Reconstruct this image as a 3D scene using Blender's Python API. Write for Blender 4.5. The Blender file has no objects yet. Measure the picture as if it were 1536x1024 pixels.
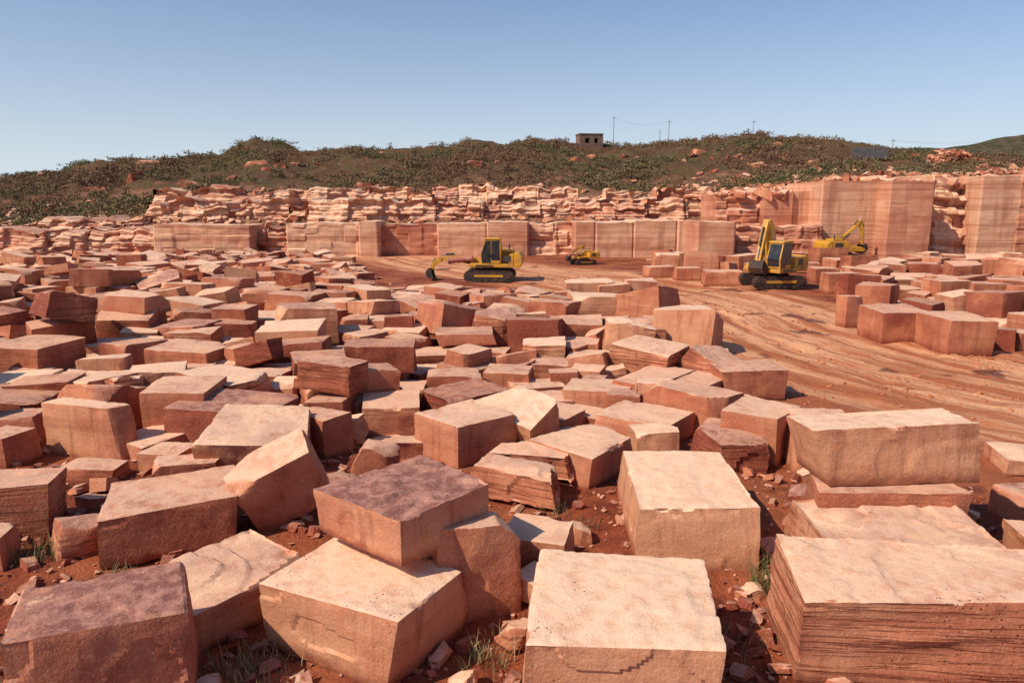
import bpy, bmesh, math, random
import numpy as np
from mathutils import Vector, Matrix, Euler

scene = bpy.context.scene
col = scene.collection
random.seed(7)

# ------------------------------------------------------------------ camera survey
FPX, CU, CV, CH = 1100.0, 768.0, 512.0, 5.0
TH = math.atan((512 - 300) / FPX)
CT, ST = math.cos(TH), math.sin(TH)

def ray(u, v):
    a = (u - CU) / FPX; b = (CV - v) / FPX
    return a, CT + b * ST, -ST + b * CT
def at_z(u, v, z=0.0):
    a, b, c = ray(u, v); t = (z - CH) / c
    return a * t, b * t
def at_y(u, v, Y):
    a, b, c = ray(u, v); t = Y / b
    return a * t, CH + c * t
def proj(x, y, z):
    zz = z - CH
    dep = y * CT - zz * ST
    return CU + FPX * x / dep, CV - FPX * (y * ST + zz * CT) / dep

# ------------------------------------------------------------------ noise
def _h(ix, iy, iz, seed):
    h = (ix.astype(np.uint32) * np.uint32(374761393) + iy.astype(np.uint32) * np.uint32(668265263)
         + iz.astype(np.uint32) * np.uint32(1274126177) + np.uint32((seed * 2654435761) & 0xffffffff))
    h = (h ^ (h >> np.uint32(13))) * np.uint32(1274126177)
    h = (h ^ (h >> np.uint32(15))) * np.uint32(2246822519)
    h = h ^ (h >> np.uint32(16))
    return h.astype(np.float64) / 4294967295.0 * 2 - 1
def vn(x, y, z=0.0, seed=0):
    x = np.asarray(x, float); y = np.asarray(y, float) + 0 * x; z = np.asarray(z, float) + 0 * x
    x = x + 5000.3; y = y + 5000.7; z = z + 5000.1
    ix = np.floor(x).astype(np.int64); iy = np.floor(y).astype(np.int64); iz = np.floor(z).astype(np.int64)
    fx = x - ix; fy = y - iy; fz = z - iz
    fx = fx * fx * (3 - 2 * fx); fy = fy * fy * (3 - 2 * fy); fz = fz * fz * (3 - 2 * fz)
    def c(a, b, d): return _h(ix + a, iy + b, iz + d, seed)
    x00 = c(0,0,0) * (1-fx) + c(1,0,0) * fx; x10 = c(0,1,0) * (1-fx) + c(1,1,0) * fx
    x01 = c(0,0,1) * (1-fx) + c(1,0,1) * fx; x11 = c(0,1,1) * (1-fx) + c(1,1,1) * fx
    return (x00 * (1-fy) + x10 * fy) * (1-fz) + (x01 * (1-fy) + x11 * fy) * fz
def fbm(x, y, z=0.0, o=4, seed=0):
    s = 0; a = 0.5; f = 1.0
    for i in range(o):
        s = s + a * vn(np.asarray(x) * f, np.asarray(y) * f, np.asarray(z) * f, seed + i * 17); a *= .5; f *= 2.03
    return s

# ------------------------------------------------------------------ mesh helpers
def np_mesh(name, V, F, smooth=False, attrs=None, sharp=None):
    me = bpy.data.meshes.new(name)
    k = F.shape[1]
    me.vertices.add(len(V)); me.vertices.foreach_set("co", np.ascontiguousarray(V, dtype=np.float32).ravel())
    me.loops.add(len(F) * k); me.loops.foreach_set("vertex_index", np.ascontiguousarray(F, dtype=np.int32).ravel())
    me.polygons.add(len(F)); me.polygons.foreach_set("loop_start", np.arange(0, len(F) * k, k, dtype=np.int32))
    me.polygons.foreach_set("use_smooth", np.full(len(F), smooth, dtype=bool))
    me.update(calc_edges=True)
    if attrs:
        for n, a in attrs.items():
            at = me.attributes.new(n, 'FLOAT', 'POINT'); at.data.foreach_set("value", np.asarray(a, dtype=np.float32))
    me.validate()
    if sharp: me.set_sharp_from_angle(angle=math.radians(sharp))
    return me
def add_obj(name, me, mat=None, parent=None, loc=(0,0,0), rot=(0,0,0), **props):
    ob = bpy.data.objects.new(name, me); col.objects.link(ob)
    ob.location = loc; ob.rotation_euler = rot
    if parent: ob.parent = parent
    if mat is not None and me is not None: me.materials.append(mat)
    for k, v in props.items(): ob[k] = v
    return ob

_cg = {}
def cube_grid(nx, ny, nz):
    key = (nx, ny, nz)
    if key in _cg: return _cg[key]
    def gid(i, j, k): return (i * (ny + 1) + j) * (nz + 1) + k
    Q = []
    I, J = [a.ravel() for a in np.meshgrid(np.arange(nx), np.arange(ny), indexing='ij')]
    for k, flip in ((nz, 0), (0, 1)):
        q = np.stack([gid(I, J, k), gid(I+1, J, k), gid(I+1, J+1, k), gid(I, J+1, k)], 1); Q.append(q[:, ::-1] if flip else q)
    J, K = [a.ravel() for a in np.meshgrid(np.arange(ny), np.arange(nz), indexing='ij')]
    for i, flip in ((nx, 0), (0, 1)):
        q = np.stack([gid(i, J, K), gid(i, J+1, K), gid(i, J+1, K+1), gid(i, J, K+1)], 1); Q.append(q[:, ::-1] if flip else q)
    K, I = [a.ravel() for a in np.meshgrid(np.arange(nz), np.arange(nx), indexing='ij')]
    for j, flip in ((ny, 0), (0, 1)):
        q = np.stack([gid(I, j, K), gid(I, j, K+1), gid(I+1, j, K+1), gid(I+1, j, K)], 1); Q.append(q[:, ::-1] if flip else q)
    Q = np.concatenate(Q)
    ids, inv = np.unique(Q, return_inverse=True)
    F = inv.reshape(-1, 4)
    k = ids % (nz + 1); j = (ids // (nz + 1)) % (ny + 1); i = ids // ((nz + 1) * (ny + 1))
    P = np.stack([i / nx, j / ny, k / nz], 1) * 2.0 - 1.0
    _cg[key] = (P, F); return P, F

def block_geo(w, d, h, seed, res=.1, chip=1.0, rough=1.0, strata=.0, cuts=0, skew=.05, flake=0.0, cutdepth=.8):
    r = np.random.RandomState(seed)
    n = [int(max(2, min(90, round(s / res)))) for s in (w, d, h)]
    P, F = cube_grid(*n)
    half = np.array([w, d, h]) / 2
    p = P * half
    rr = 0.007 + 0.004 * rough
    e = vn(p[:,0]*2.3, p[:,1]*2.3, p[:,2]*2.3, seed+1) + .5 * vn(p[:,0]*6.5, p[:,1]*6.5, p[:,2]*6.5, seed+2)
    rad = rr + chip * 0.24 * np.clip(e - .55, 0, 1) + chip*0.022*np.clip(vn(p[:,0]*15, p[:,1]*15, p[:,2]*15, seed+3),0,1)
    rad = np.minimum(rad, half.min() * .6)[:, None]
    q = np.clip(p, -(half - rad), half - rad)
    dv = p - q; ln = np.linalg.norm(dv, axis=1, keepdims=True); nr = dv / np.maximum(ln, 1e-6)
    if res < .2: p = q + nr * rad
    off = (r.rand(2, 2, 2, 3) * 2 - 1) * skew * np.array([w, d, h])
    t = (P + 1) / 2
    o = 0
    for a in (0, 1):
        for b in (0, 1):
            for c in (0, 1):
                wt = (t[:,0] if a else 1-t[:,0]) * (t[:,1] if b else 1-t[:,1]) * (t[:,2] if c else 1-t[:,2])
                o = o + wt[:, None] * off[a, b, c] * (np.array([1,1,.25]) if c == 0 else 1)
    p = p + o
    for i in range(cuts):
        nn = r.randn(3); nn[2] = abs(nn[2]) * .9 + .05; nn /= np.linalg.norm(nn)
        sup = np.abs(nn * half).sum()
        c = sup * (cutdepth - .22 * r.rand())
        dd = p @ nn - c
        m = dd > 0
        p[m] = p[m] - nn * (dd[m] * .95)[:, None]
        nr[m] = nn
    x, y, z = p.T
    up = np.clip(nr[:,2], 0, 1)
    if flake > 0:
        top = np.clip((nr[:,2] - .6) * 3, 0, 1) * np.clip((z/(h/2) - .6) * 3, 0, 1)
        f = fbm(x*.6, y*.6, 0, 3, seed+5) * 3.2
        f = np.floor(f) + np.clip((f - np.floor(f) - .94) / .06, 0, 1)
        p[:,2] += top * f * .030 * flake
        f2 = fbm(x*1.6+3, y*1.6, 0, 3, seed+6) * 3.2
        f2 = np.floor(f2) + np.clip((f2 - np.floor(f2) - .92) / .08, 0, 1)
        p[:,2] += top * f2 * .008 * flake
    big = fbm(x*.9, y*.9, z*.9, 2, seed+8) * .035 * rough * min(1, (w+d)/3)
    fr = vn(x*3.1, y*3.1, z*3.1, seed+9); fr = np.sign(fr) * np.abs(fr)**.4 * .006 * rough * (1 - .9*up)
    fr2 = vn(x*1.7+9, y*1.7, z*1.7, seed+19); fr = fr + np.where(fr2 > .28, -.022*rough, 0.0) * (1 - .6*up)
    sm = (fbm(x*7, y*7, z*9, 3, seed+10) * .008 * rough) if res < .12 else 0
    side = np.clip(1 - np.abs(nr[:,2]) * 1.3, 0, 1)
    zl = z + .10 * vn(x*.7, y*.7, 0, seed+12) + .03 * vn(x*2.3, y*2.3, 0, seed+15)
    amp = .3 + 1.2*np.clip(vn(x*1.1, y*1.1, z*1.5, seed+16)+.2, 0, 1)
    st = (vn(zl*5, zl*0+seed % 97, 0, seed+13) + .5 * vn(zl*14, zl*0+seed % 97, x*.7, seed+14)) * .026 * strata * side * amp
    p = p + nr * (big + fr + sm + st)[:, None]
    p[:,2] -= p[:,2].min()
    return p, F

class Acc:
    def __init__(s): s.V = []; s.F = []; s.T = []; s.n = 0
    def add(s, V, F, tone):
        s.V.append(V); s.F.append(F + s.n); s.T.append(np.full(len(V), tone) if np.isscalar(tone) else tone); s.n += len(V)
    def mesh(s, name, smooth=False):
        return np_mesh(name, np.concatenate(s.V), np.concatenate(s.F), smooth, {"tone": np.concatenate(s.T)})

def rotm(rx, ry, rz):
    return np.array(Euler((rx, ry, rz)).to_matrix())

# ------------------------------------------------------------------ node helpers
class NT:
    def __init__(s, name):
        s.mat = bpy.data.materials.new(name); s.mat.use_nodes = True
        s.t = s.mat.node_tree; s.t.nodes.clear()
        s.out = s.t.nodes.new('ShaderNodeOutputMaterial'); s.b = s.t.nodes.new('ShaderNodeBsdfPrincipled')
        s.t.links.new(s.b.outputs[0], s.out.inputs[0])
    def link(s, a, b): s.t.links.new(a, b)
    def setin(s, sock, v):
        if isinstance(v, bpy.types.NodeSocket): s.link(v, sock)
        else: sock.default_value = v
    def math(s, op, a, b=0.0, clamp=False):
        n = s.t.nodes.new('ShaderNodeMath'); n.operation = op; n.use_clamp = clamp
        s.setin(n.inputs[0], a); s.setin(n.inputs[1], b); return n.outputs[0]
    def vmath(s, op, a, b=(0,0,0)):
        n = s.t.nodes.new('ShaderNodeVectorMath'); n.operation = op
        s.setin(n.inputs[0], a); s.setin(n.inputs[1], b); return n.outputs[0]
    def noise(s, vec, scale, detail=4, rough=.55, dist=0.0):
        n = s.t.nodes.new('ShaderNodeTexNoise'); s.setin(n.inputs['Vector'], vec)
        n.inputs['Scale'].default_value = scale; n.inputs['Detail'].default_value = detail
        n.inputs['Roughness'].default_value = rough; n.inputs['Distortion'].default_value = dist
        return n.outputs[0]
    def voro(s, vec, scale, feature='F1'):
        n = s.t.nodes.new('ShaderNodeTexVoronoi'); n.feature = feature; s.setin(n.inputs['Vector'], vec)
        n.inputs['Scale'].default_value = scale; return n.outputs[0]
    def ramp(s, f, lo, hi):
        n = s.t.nodes.new('ShaderNodeMapRange'); n.interpolation_type = 'SMOOTHSTEP'
        s.setin(n.inputs[0], f); n.inputs[1].default_value = lo; n.inputs[2].default_value = hi; return n.outputs[0]
    def mix(s, f, a, b, mode='MIX'):
        n = s.t.nodes.new('ShaderNodeMix'); n.data_type = 'RGBA'; n.blend_type = mode
        s.setin(n.inputs[0], f)
        for i, v in ((6, a), (7, b)):
            if isinstance(v, tuple) and len(v) == 3: v = (*v, 1)
            s.setin(n.inputs[i], v)
        return n.outputs[2]
    def attr(s, name, typ='GEOMETRY'):
        n = s.t.nodes.new('ShaderNodeAttribute'); n.attribute_type = typ; n.attribute_name = name; return n.outputs['Fac']
    def sep(s, v):
        n = s.t.nodes.new('ShaderNodeSeparateXYZ'); s.link(v, n.inputs[0]); return n.outputs
    def coord(s, which='Object'):
        return s.t.nodes.new('ShaderNodeTexCoord').outputs[which]
    def bump(s, h, dist, strength=1.0):
        n = s.t.nodes.new('ShaderNodeBump'); s.link(h, n.inputs['Height']); n.inputs['Distance'].default_value = dist
        n.inputs['Strength'].default_value = strength
        return n.outputs[0]
    def normal_z(s):
        g = s.t.nodes.new('ShaderNodeNewGeometry'); return s.sep(g.outputs['Normal'])[2]

def stone_material(name, individual=True, side_shade=.8, strat_k=.5, face=False):
    m = NT(name)
    obc = m.coord('Object')
    if individual:
        oi = m.t.nodes.new('ShaderNodeObjectInfo')
        rnd = oi.outputs['Random']
        cmb = m.t.nodes.new('ShaderNodeCombineXYZ')
        for i, k in enumerate((91.7, 53.1, 37.9)): m.link(m.math('MULTIPLY', rnd, k), cmb.inputs[i])
        vec = m.vmath('ADD', obc, cmb.outputs[0])
        tone = m.attr('tone', 'OBJECT'); stain = m.attr('stain', 'OBJECT'); strat = m.attr('bands', 'OBJECT')
    else:
        vec = obc; tone = m.attr('tone'); stain = 0.12; strat = strat_k
    n1 = m.noise(vec, .35 if face else .9, 2)
    n2 = m.noise(vec, 2.0 if face else 5.0, 5, .65)
    n3 = m.noise(vec, 38.0, 2, .7)
    tt = m.math('ADD', tone, m.math('MULTIPLY', m.math('SUBTRACT', n1, .5), 1.1))
    tt = m.math('ADD', tt, m.math('MULTIPLY', m.math('SUBTRACT', n2, .5), .35))
    c = m.mix(m.ramp(tt, 0.0, .5), (.70, .415, .265), (.56, .24, .145))
    c = m.mix(m.ramp(tt, .40, .95), c, (.25, .055, .032))
    sv = m.vmath('MULTIPLY', vec, (.05, .05, 1.5) if face else (.3, .3, 3.2))
    s1 = m.noise(sv, 1.0, 3, .6, .4)
    sv2 = m.vmath('MULTIPLY', vec, (.10, .10, 6.0) if face else (.7, .7, 20.0))
    s2 = m.noise(sv2, 1.0, 3, .65, .5)
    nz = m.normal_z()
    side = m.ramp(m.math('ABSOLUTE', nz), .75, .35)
    c = m.mix(m.math('MULTIPLY', m.ramp(s1, .47, .60), m.math('ADD', m.math('MULTIPLY', strat, .5), .12)), c, (.36, .105, .058))
    if face:
        fine = m.math('MULTIPLY', m.ramp(s2, .54, .64), side)
        c = m.mix(m.math('MULTIPLY', fine, .42), c, (.27, .08, .048))
        dv = m.vmath('MULTIPLY', vec, (1.3, 1.3, .10))
    else:
        fine = m.math('MULTIPLY', m.math('MULTIPLY', m.ramp(s2, .50, .62), m.ramp(strat, .4, .95)), side, True)
        c = m.mix(m.math('MULTIPLY', fine, .75), c, (.21, .055, .03))
        dv = m.vmath('MULTIPLY', vec, (4.5, 4.5, .35))
    dr = m.ramp(m.noise(dv, 1.0, 3, .6), .50, .70)
    c = m.mix(m.math('MULTIPLY', m.math('MULTIPLY', dr, side), .5), c, (.27, .08, .042))
    c = m.mix(m.math('MULTIPLY', side, side_shade), c, (.76, .55, .455), 'MULTIPLY')  # shade painted into the colour: side faces multiplied darker and redder for contrast
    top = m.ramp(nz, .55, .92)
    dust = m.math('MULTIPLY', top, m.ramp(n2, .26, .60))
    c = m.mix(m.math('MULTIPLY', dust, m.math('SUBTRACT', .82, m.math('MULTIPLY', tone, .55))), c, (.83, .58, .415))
    cv = m.math('ADD', m.math('ADD', n1, m.math('MULTIPLY', m.math('SUBTRACT', n2, .5), .8)), m.math('MULTIPLY', stain, .13))
    cr = m.ramp(cv, .42, .56)
    cf = m.math('MULTIPLY', m.math('MULTIPLY', cr, m.math('MINIMUM', stain, 1.0)), m.math('ADD', m.math('MULTIPLY', top, .85), .12), True)
    crc = m.mix(m.ramp(n2, .4, .62), (.20, .072, .06), (.40, .185, .145))
    c = m.mix(cf, c, crc)
    c = m.mix(m.math('MULTIPLY', m.math('MULTIPLY', m.ramp(n1, .50, .38), m.ramp(n2, .5, .6)), .4), c, (.58, .23, .095))
    c = m.mix(m.math('MULTIPLY', m.ramp(n3, .52, .74), .30), c, (.34, .12, .06))
    c = m.mix(m.math('MULTIPLY', m.ramp(n3, .50, .30), .18), c, (.82, .60, .45))
    pit = m.math('MULTIPLY', m.ramp(m.voro(vec, 15.0), .20, .10), m.ramp(n1, .60, .68))
    c = m.mix(m.math('MULTIPLY', pit, .8), c, (.12, .035, .025))
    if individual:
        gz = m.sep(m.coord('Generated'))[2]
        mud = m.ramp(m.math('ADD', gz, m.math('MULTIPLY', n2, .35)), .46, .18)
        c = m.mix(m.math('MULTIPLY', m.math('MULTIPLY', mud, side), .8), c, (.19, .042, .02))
    m.link(c, m.b.inputs['Base Color'])
    m.b.inputs['Roughness'].default_value = .9
    m.b.inputs['Specular IOR Level'].default_value = .15
    hh = m.math('ADD', m.math('MULTIPLY', n2, .7), m.math('MULTIPLY', n3, .2))
    hh = m.math('SUBTRACT', hh, m.math('MULTIPLY', pit, .6))
    hh = m.math('SUBTRACT', hh, m.math('MULTIPLY', fine, .25 if face else .5))
    m.link(m.bump(hh, .04 if face else .034, .9), m.b.inputs['Normal'])
    return m.mat

def simple(name, c, rough=.5, metal=0, dirt=0.0, dirtc=(.28,.12,.07), scale=2.5):
    m = NT(name)
    v = m.coord('Object')
    n = m.noise(v, scale, 6, .65)
    cc = m.mix(m.math('MULTIPLY', m.ramp(n, .42, .68), dirt), (*c, 1), (*dirtc, 1))
    m.link(cc, m.b.inputs['Base Color']); m.b.inputs['Metallic'].default_value = metal
    r = m.math('ADD', m.math('MULTIPLY', n, .35), rough - .15); m.link(r, m.b.inputs['Roughness'])
    return m.mat

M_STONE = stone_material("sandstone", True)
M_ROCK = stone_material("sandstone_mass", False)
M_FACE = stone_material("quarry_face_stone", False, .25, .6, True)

# ------------------------------------------------------------------ ground
RC = np.array([(-9,66),(-5,59),(1,51),(7.2,43.5),(10,35),(10.4,27.5),(12.5,20.8),(16.5,15.8),(24,10.5),(34,6)], float)
def dense(P, n=90):
    t = np.linspace(0, len(P) - 1, n)
    i = np.clip(t.astype(int), 0, len(P) - 2); f = (t - i)[:, None]
    P0 = P[np.clip(i-1,0,len(P)-1)]; P1 = P[i]; P2 = P[i+1]; P3 = P[np.clip(i+2,0,len(P)-1)]
    return .5*((2*P1)+(-P0+P2)*f+(2*P0-5*P1+4*P2-P3)*f**2+(-P0+3*P1-3*P2+P3)*f**3)
RD = dense(RC)
def road_coords(x, y):
    best = np.full(x.shape, 1e9); lat = np.full(x.shape, 99.0); s = np.zeros(x.shape); acc = 0
    for i in range(len(RD) - 1):
        a, b = RD[i], RD[i+1]; L = np.linalg.norm(b - a); tx, ty = (b - a) / L
        px, py = x - a[0], y - a[1]
        t = np.clip(px*tx + py*ty, 0, L)
        dx, dy = px - tx*t, py - ty*t
        d = dx*dx + dy*dy; m = d < best
        best = np.where(m, d, best); lat = np.where(m, np.sign(tx*py - ty*px) * np.sqrt(d), lat); s = np.where(m, acc + t, s)
        acc += L
    return s, lat
def ground_z(x, y):
    x = np.atleast_1d(np.asarray(x, float)); y = np.atleast_1d(np.asarray(y, float))
    s, l = road_coords(x, y)
    wob = .5 * vn(s*.08, s*0, 0, 5)
    rm = np.clip((6.0 - np.abs(l)) / 2.0, 0, 1)
    near = np.clip((140 - y) / 60, 0, 1) * np.clip((62-y)/12, .35, 1)
    z = fbm(x/5, y/5, 0, 4, 3) * .26 * near
    z += fbm(x*1.2, y*1.2, 0, 3, 9) * .09 * np.clip((60-y)/40, 0, 1)
    rut = vn(s*.07, (l+wob)*1.1, 0, 21) * .5 + vn(s*.25, (l+wob)*3.0, 0, 22) * .4
    tr = 0
    for c0, ph in ((-3.2, 0), (-1.1, 1.3), (.9, 2.2), (2.9, 4.0)):
        dd = np.abs(l + wob + .35*np.sin(s*.12+ph) - c0); tr = tr - .75*np.exp(-(dd/.22)**2) + .45*np.exp(-((dd-.42)/.14)**2)
    z = z * (1 - .7*rm) + rm * ((rut * .11 + tr*.10*np.clip(vn(s*.15, l, 0, 33)+.5, 0.15, 1)) * np.clip((70-y)/30, 0, 1) - .03 + .09*fbm(x*1.5, y*1.5, 0, 3, 29)*np.clip((45-y)/20,0,1))
    return z
def gz1(x, y): return float(ground_z(x, y)[0])

ys = np.concatenate([np.linspace(-14, 3.8, 24), np.geomspace(4, 3500, 720)])
xs = np.linspace(-1, 1, 600)
YY, XX = np.meshgrid(ys, xs, indexing='ij')
XX = XX * (13 + 1.05 * np.abs(YY))
gx, gy = XX.ravel(), YY.ravel()
gz = ground_z(gx, gy)
s_, l_ = road_coords(gx, gy)
nr_, nc_ = len(ys), len(xs)
ii = (np.arange(nr_-1)[:,None]*nc_ + np.arange(nc_-1)[None]).ravel()
GF = np.stack([ii, ii+1, ii+nc_+1, ii+nc_], 1)
gm = np_mesh("quarry_ground", np.stack([gx, gy, gz], 1), GF, True, {"along": s_, "across": l_})
m = NT("red_earth")
v = m.coord('Object')
al = m.attr('along'); ac = m.attr('across')
n1 = m.noise(v, .35, 3); n2 = m.noise(v, 2.2, 5, .65); n3 = m.noise(v, 14, 4, .7)
c = m.mix(m.ramp(n2, .35, .65), (.28, .06, .022), (.14, .028, .012))
c = m.mix(m.math('MULTIPLY', m.ramp(n3, .54, .72), .45), c, (.44, .165, .08))
cmb = m.t.nodes.new('ShaderNodeCombineXYZ')
m.link(m.math('MULTIPLY', al, .09), cmb.inputs[0]); m.link(m.math('MULTIPLY', m.math('ADD', ac, m.math('MULTIPLY', n2, .3)), 1.1), cmb.inputs[1])
st1 = m.noise(cmb.outputs[0], 1.0, 4, .65)
st2 = m.noise(m.vmath('MULTIPLY', cmb.outputs[0], (3.2, 4.5, 1)), 1.0, 4, .7)
road = m.ramp(m.math('ADD', m.math('ABSOLUTE', ac), m.math('MULTIPLY', n1, 4)), 8.8, 6.2)
rc = m.mix(m.ramp(st1, .37, .58), (.42, .125, .05), (.70, .35, .19))
rc = m.mix(m.math('MULTIPLY', m.ramp(st2, .50, .62), .6), rc, (.30, .072, .028))
rc = m.mix(m.math('MULTIPLY', m.ramp(n2, .52, .66), .5), rc, (.43, .135, .055))
rc = m.mix(m.math('MULTIPLY', m.ramp(n3, .56, .70), .3), rc, (.72, .40, .24))
c = m.mix(m.math('MULTIPLY', m.ramp(n1, .42, .6), .45), c, (.46, .155, .068))
c = m.mix(road, c, rc)
wetn = m.math('MULTIPLY', m.ramp(m.noise(v, .45, 3), .60, .66), m.ramp(n3, .75, .45))
c = m.mix(m.math('MULTIPLY', wetn, .8), c, (.15, .03, .012))
m.link(c, m.b.inputs['Base Color'])
m.link(m.math('SUBTRACT', .92, m.math('MULTIPLY', wetn, .60)), m.b.inputs['Roughness'])
m.b.inputs['Specular IOR Level'].default_value = .25
hb = m.math('ADD', m.math('MULTIPLY', n3, .5), m.math('MULTIPLY', n2, .6))
hb = m.math('ADD', hb, m.math('MULTIPLY', m.math('MULTIPLY', st2, road), .6))
hb = m.math('MULTIPLY', hb, m.math('SUBTRACT', 1, m.math('MULTIPLY', wetn, .9)))
m.link(m.bump(hb, .11, 1.0), m.b.inputs['Normal'])
add_obj("ground", gm, m.mat, kind="structure", label="red muddy quarry floor with pale rutted haul tracks", category="ground")

# ------------------------------------------------------------------ hillside
def kof(u, v): a, b, _ = ray(u, v); return a / b
def prof(pts, Y):
    ks = np.array([kof(u, v) for u, v in pts]); zs = np.array([at_y(u, v, Y)[1] for u, v in pts]); return ks, zs
pT = prof([(-600,338),(0,343),(90,347),(230,339),(540,337),(1052,334),(1078,300),(1225,296),(1242,282),(1536,268),(2200,262)], 73)
pM = prof([(-600,300),(0,322),(100,318),(220,302),(400,292),(700,286),(860,292),(1000,292),(1070,282),(1240,266),(1536,258),(2200,255)], 92)
pR = prof([(-700,262),(-300,266),(0,268),(50,262),(85,266),(115,247),(200,241),(250,243),(330,238),(380,219),(420,220),(460,231),(530,220),(580,224),(640,225),(700,215),(760,212),(840,213),(900,216),(960,219),(1000,216),(1060,213),(1120,209),(1200,207),(1260,211),(1310,221),(1345,236),(1440,241),(1536,243),(1800,238),(2200,232)], 150)
YC = [70, 71.5, 79, 92, 118, 150, 185, 300, 430]
def hill_z(x, y):
    x = np.atleast_1d(np.asarray(x, float)); y = np.atleast_1d(np.asarray(y, float))
    k = x / y
    T = np.interp(k, *pT); Mz = np.interp(k, *pM); R = np.interp(k, *pR)
    rows = [T*0 - 1.0, T - .25, T + .35*(Mz-T), Mz, Mz + (R-Mz)*.52, R, R - 1.5, R - 9, R*0 - 3]
    z = np.zeros_like(x)
    for i in range(len(YC)-1):
        mk = (y >= YC[i]) & (y <= YC[i+1])
        f = (y - YC[i]) / (YC[i+1] - YC[i])
        if 2 <= i <= 4: f = f*.6 + .4*f*f*(3-2*f)
        z = np.where(mk, rows[i]*(1-f) + rows[i+1]*f, z)
    a = np.clip((y - 76) / 40, 0.08, 1)
    z += a * (fbm(x/14, y/14, 0, 3, 41) * 2.2 + fbm(x/4, y/4, 0, 4, 43) * 1.1)
    rd = 1 - np.abs(vn(x/9, y/13, 0, 47)); z += a * (rd - .6) * 1.6 * np.clip((160-y)/30, 0, 1)
    return z
def hz1(x, y): return float(hill_z(x, y)[0])
yh = np.concatenate([np.linspace(70, 110, 130), np.linspace(110.5, 160, 120), np.geomspace(161, 430, 60)])
kh = np.linspace(-1.45, 1.45, 640)
YY, KK = np.meshgrid(yh, kh, indexing='ij'); hx = (KK*YY).ravel(); hy = YY.ravel(); hz = hill_z(hx, hy)
nr_, nc_ = len(yh), len(kh)
ii = (np.arange(nr_-1)[:,None]*nc_ + np.arange(nc_-1)[None]).ravel()
hm = np_mesh("hillside", np.stack([hx, hy, hz], 1), np.stack([ii, ii+1, ii+nc_+1, ii+nc_], 1), True)
m = NT("scrub_hillside")
v = m.coord('Object'); yv = m.sep(v)[1]
n2 = m.noise(v, .45, 5, .65); n3 = m.noise(v, 2.6, 4, .7); n4 = m.noise(v, 9, 3, .7)
rock = m.mix(m.ramp(n3, .35, .65), (.52, .28, .18), (.27, .10, .055))
br = m.mix(m.ramp(n2, .38, .62), (.15, .068, .038), (.16, .11, .053))
br = m.mix(m.math('MULTIPLY', m.ramp(n3, .46, .62), .6), br, (.085, .07, .034))
br = m.mix(m.math('MULTIPLY', m.ramp(n4, .50, .66), .6), br, (.24, .16, .09))
br = m.mix(m.math('MULTIPLY', m.ramp(m.noise(v, .3, 4, .7), .57, .65), .65), br, (.30, .16, .10))
f = m.ramp(m.math('ADD', yv, m.math('MULTIPLY', m.math('SUBTRACT', n2, .5), 50)), 88, 104)
c = m.mix(f, rock, br)
m.link(c, m.b.inputs['Base Color']); m.b.inputs['Roughness'].default_value = .95; m.b.inputs['Specular IOR Level'].default_value = .1
m.link(m.bump(m.math('ADD', n3, m.math('MULTIPLY', n4, .5)), .6, 1.0), m.b.inputs['Normal'])
add_obj("hillside", hm, m.mat, kind="structure", label="scrub covered brown hillside above the quarry", category="hill")

fx = np.linspace(-900, 1500, 300); fy = np.linspace(480, 1400, 60)
FY, FX = np.meshgrid(fy, fx, indexing='ij'); k = (FX/FY).ravel()
rk = prof([(-800,275),(0,275),(300,275),(1200,240),(1340,222),(1440,213),(1536,203),(1700,198),(2100,215)], 700)
zr = np.interp(k, *rk)
tt = FY.ravel()
zz = np.interp(tt, [480, 700, 1000, 1400], [0, 1, .9, -.02]) * zr - 1
zz += fbm(FX.ravel()/70, tt/70, 0, 4, 71) * 8 * np.clip((tt-480)/100, 0, 1)
nr_, nc_ = len(fy), len(fx)
ii = (np.arange(nr_-1)[:,None]*nc_ + np.arange(nc_-1)[None]).ravel()
fm = np_mesh("distant_hill", np.stack([FX.ravel(), tt, zz], 1), np.stack([ii, ii+1, ii+nc_+1, ii+nc_], 1), True)
m = NT("distant_scrub"); v = m.coord('Object')
c = m.mix(m.ramp(m.noise(v, .12, 6, .75), .42, .6), (.10, .075, .05), (.045, .05, .03))
m.link(c, m.b.inputs['Base Color']); m.b.inputs['Roughness'].default_value = 1; m.b.inputs['Specular IOR Level'].default_value = 0
add_obj("distant_hill", fm, m.mat, kind="structure", label="dark scrub covered distant hill", category="hill")

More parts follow.
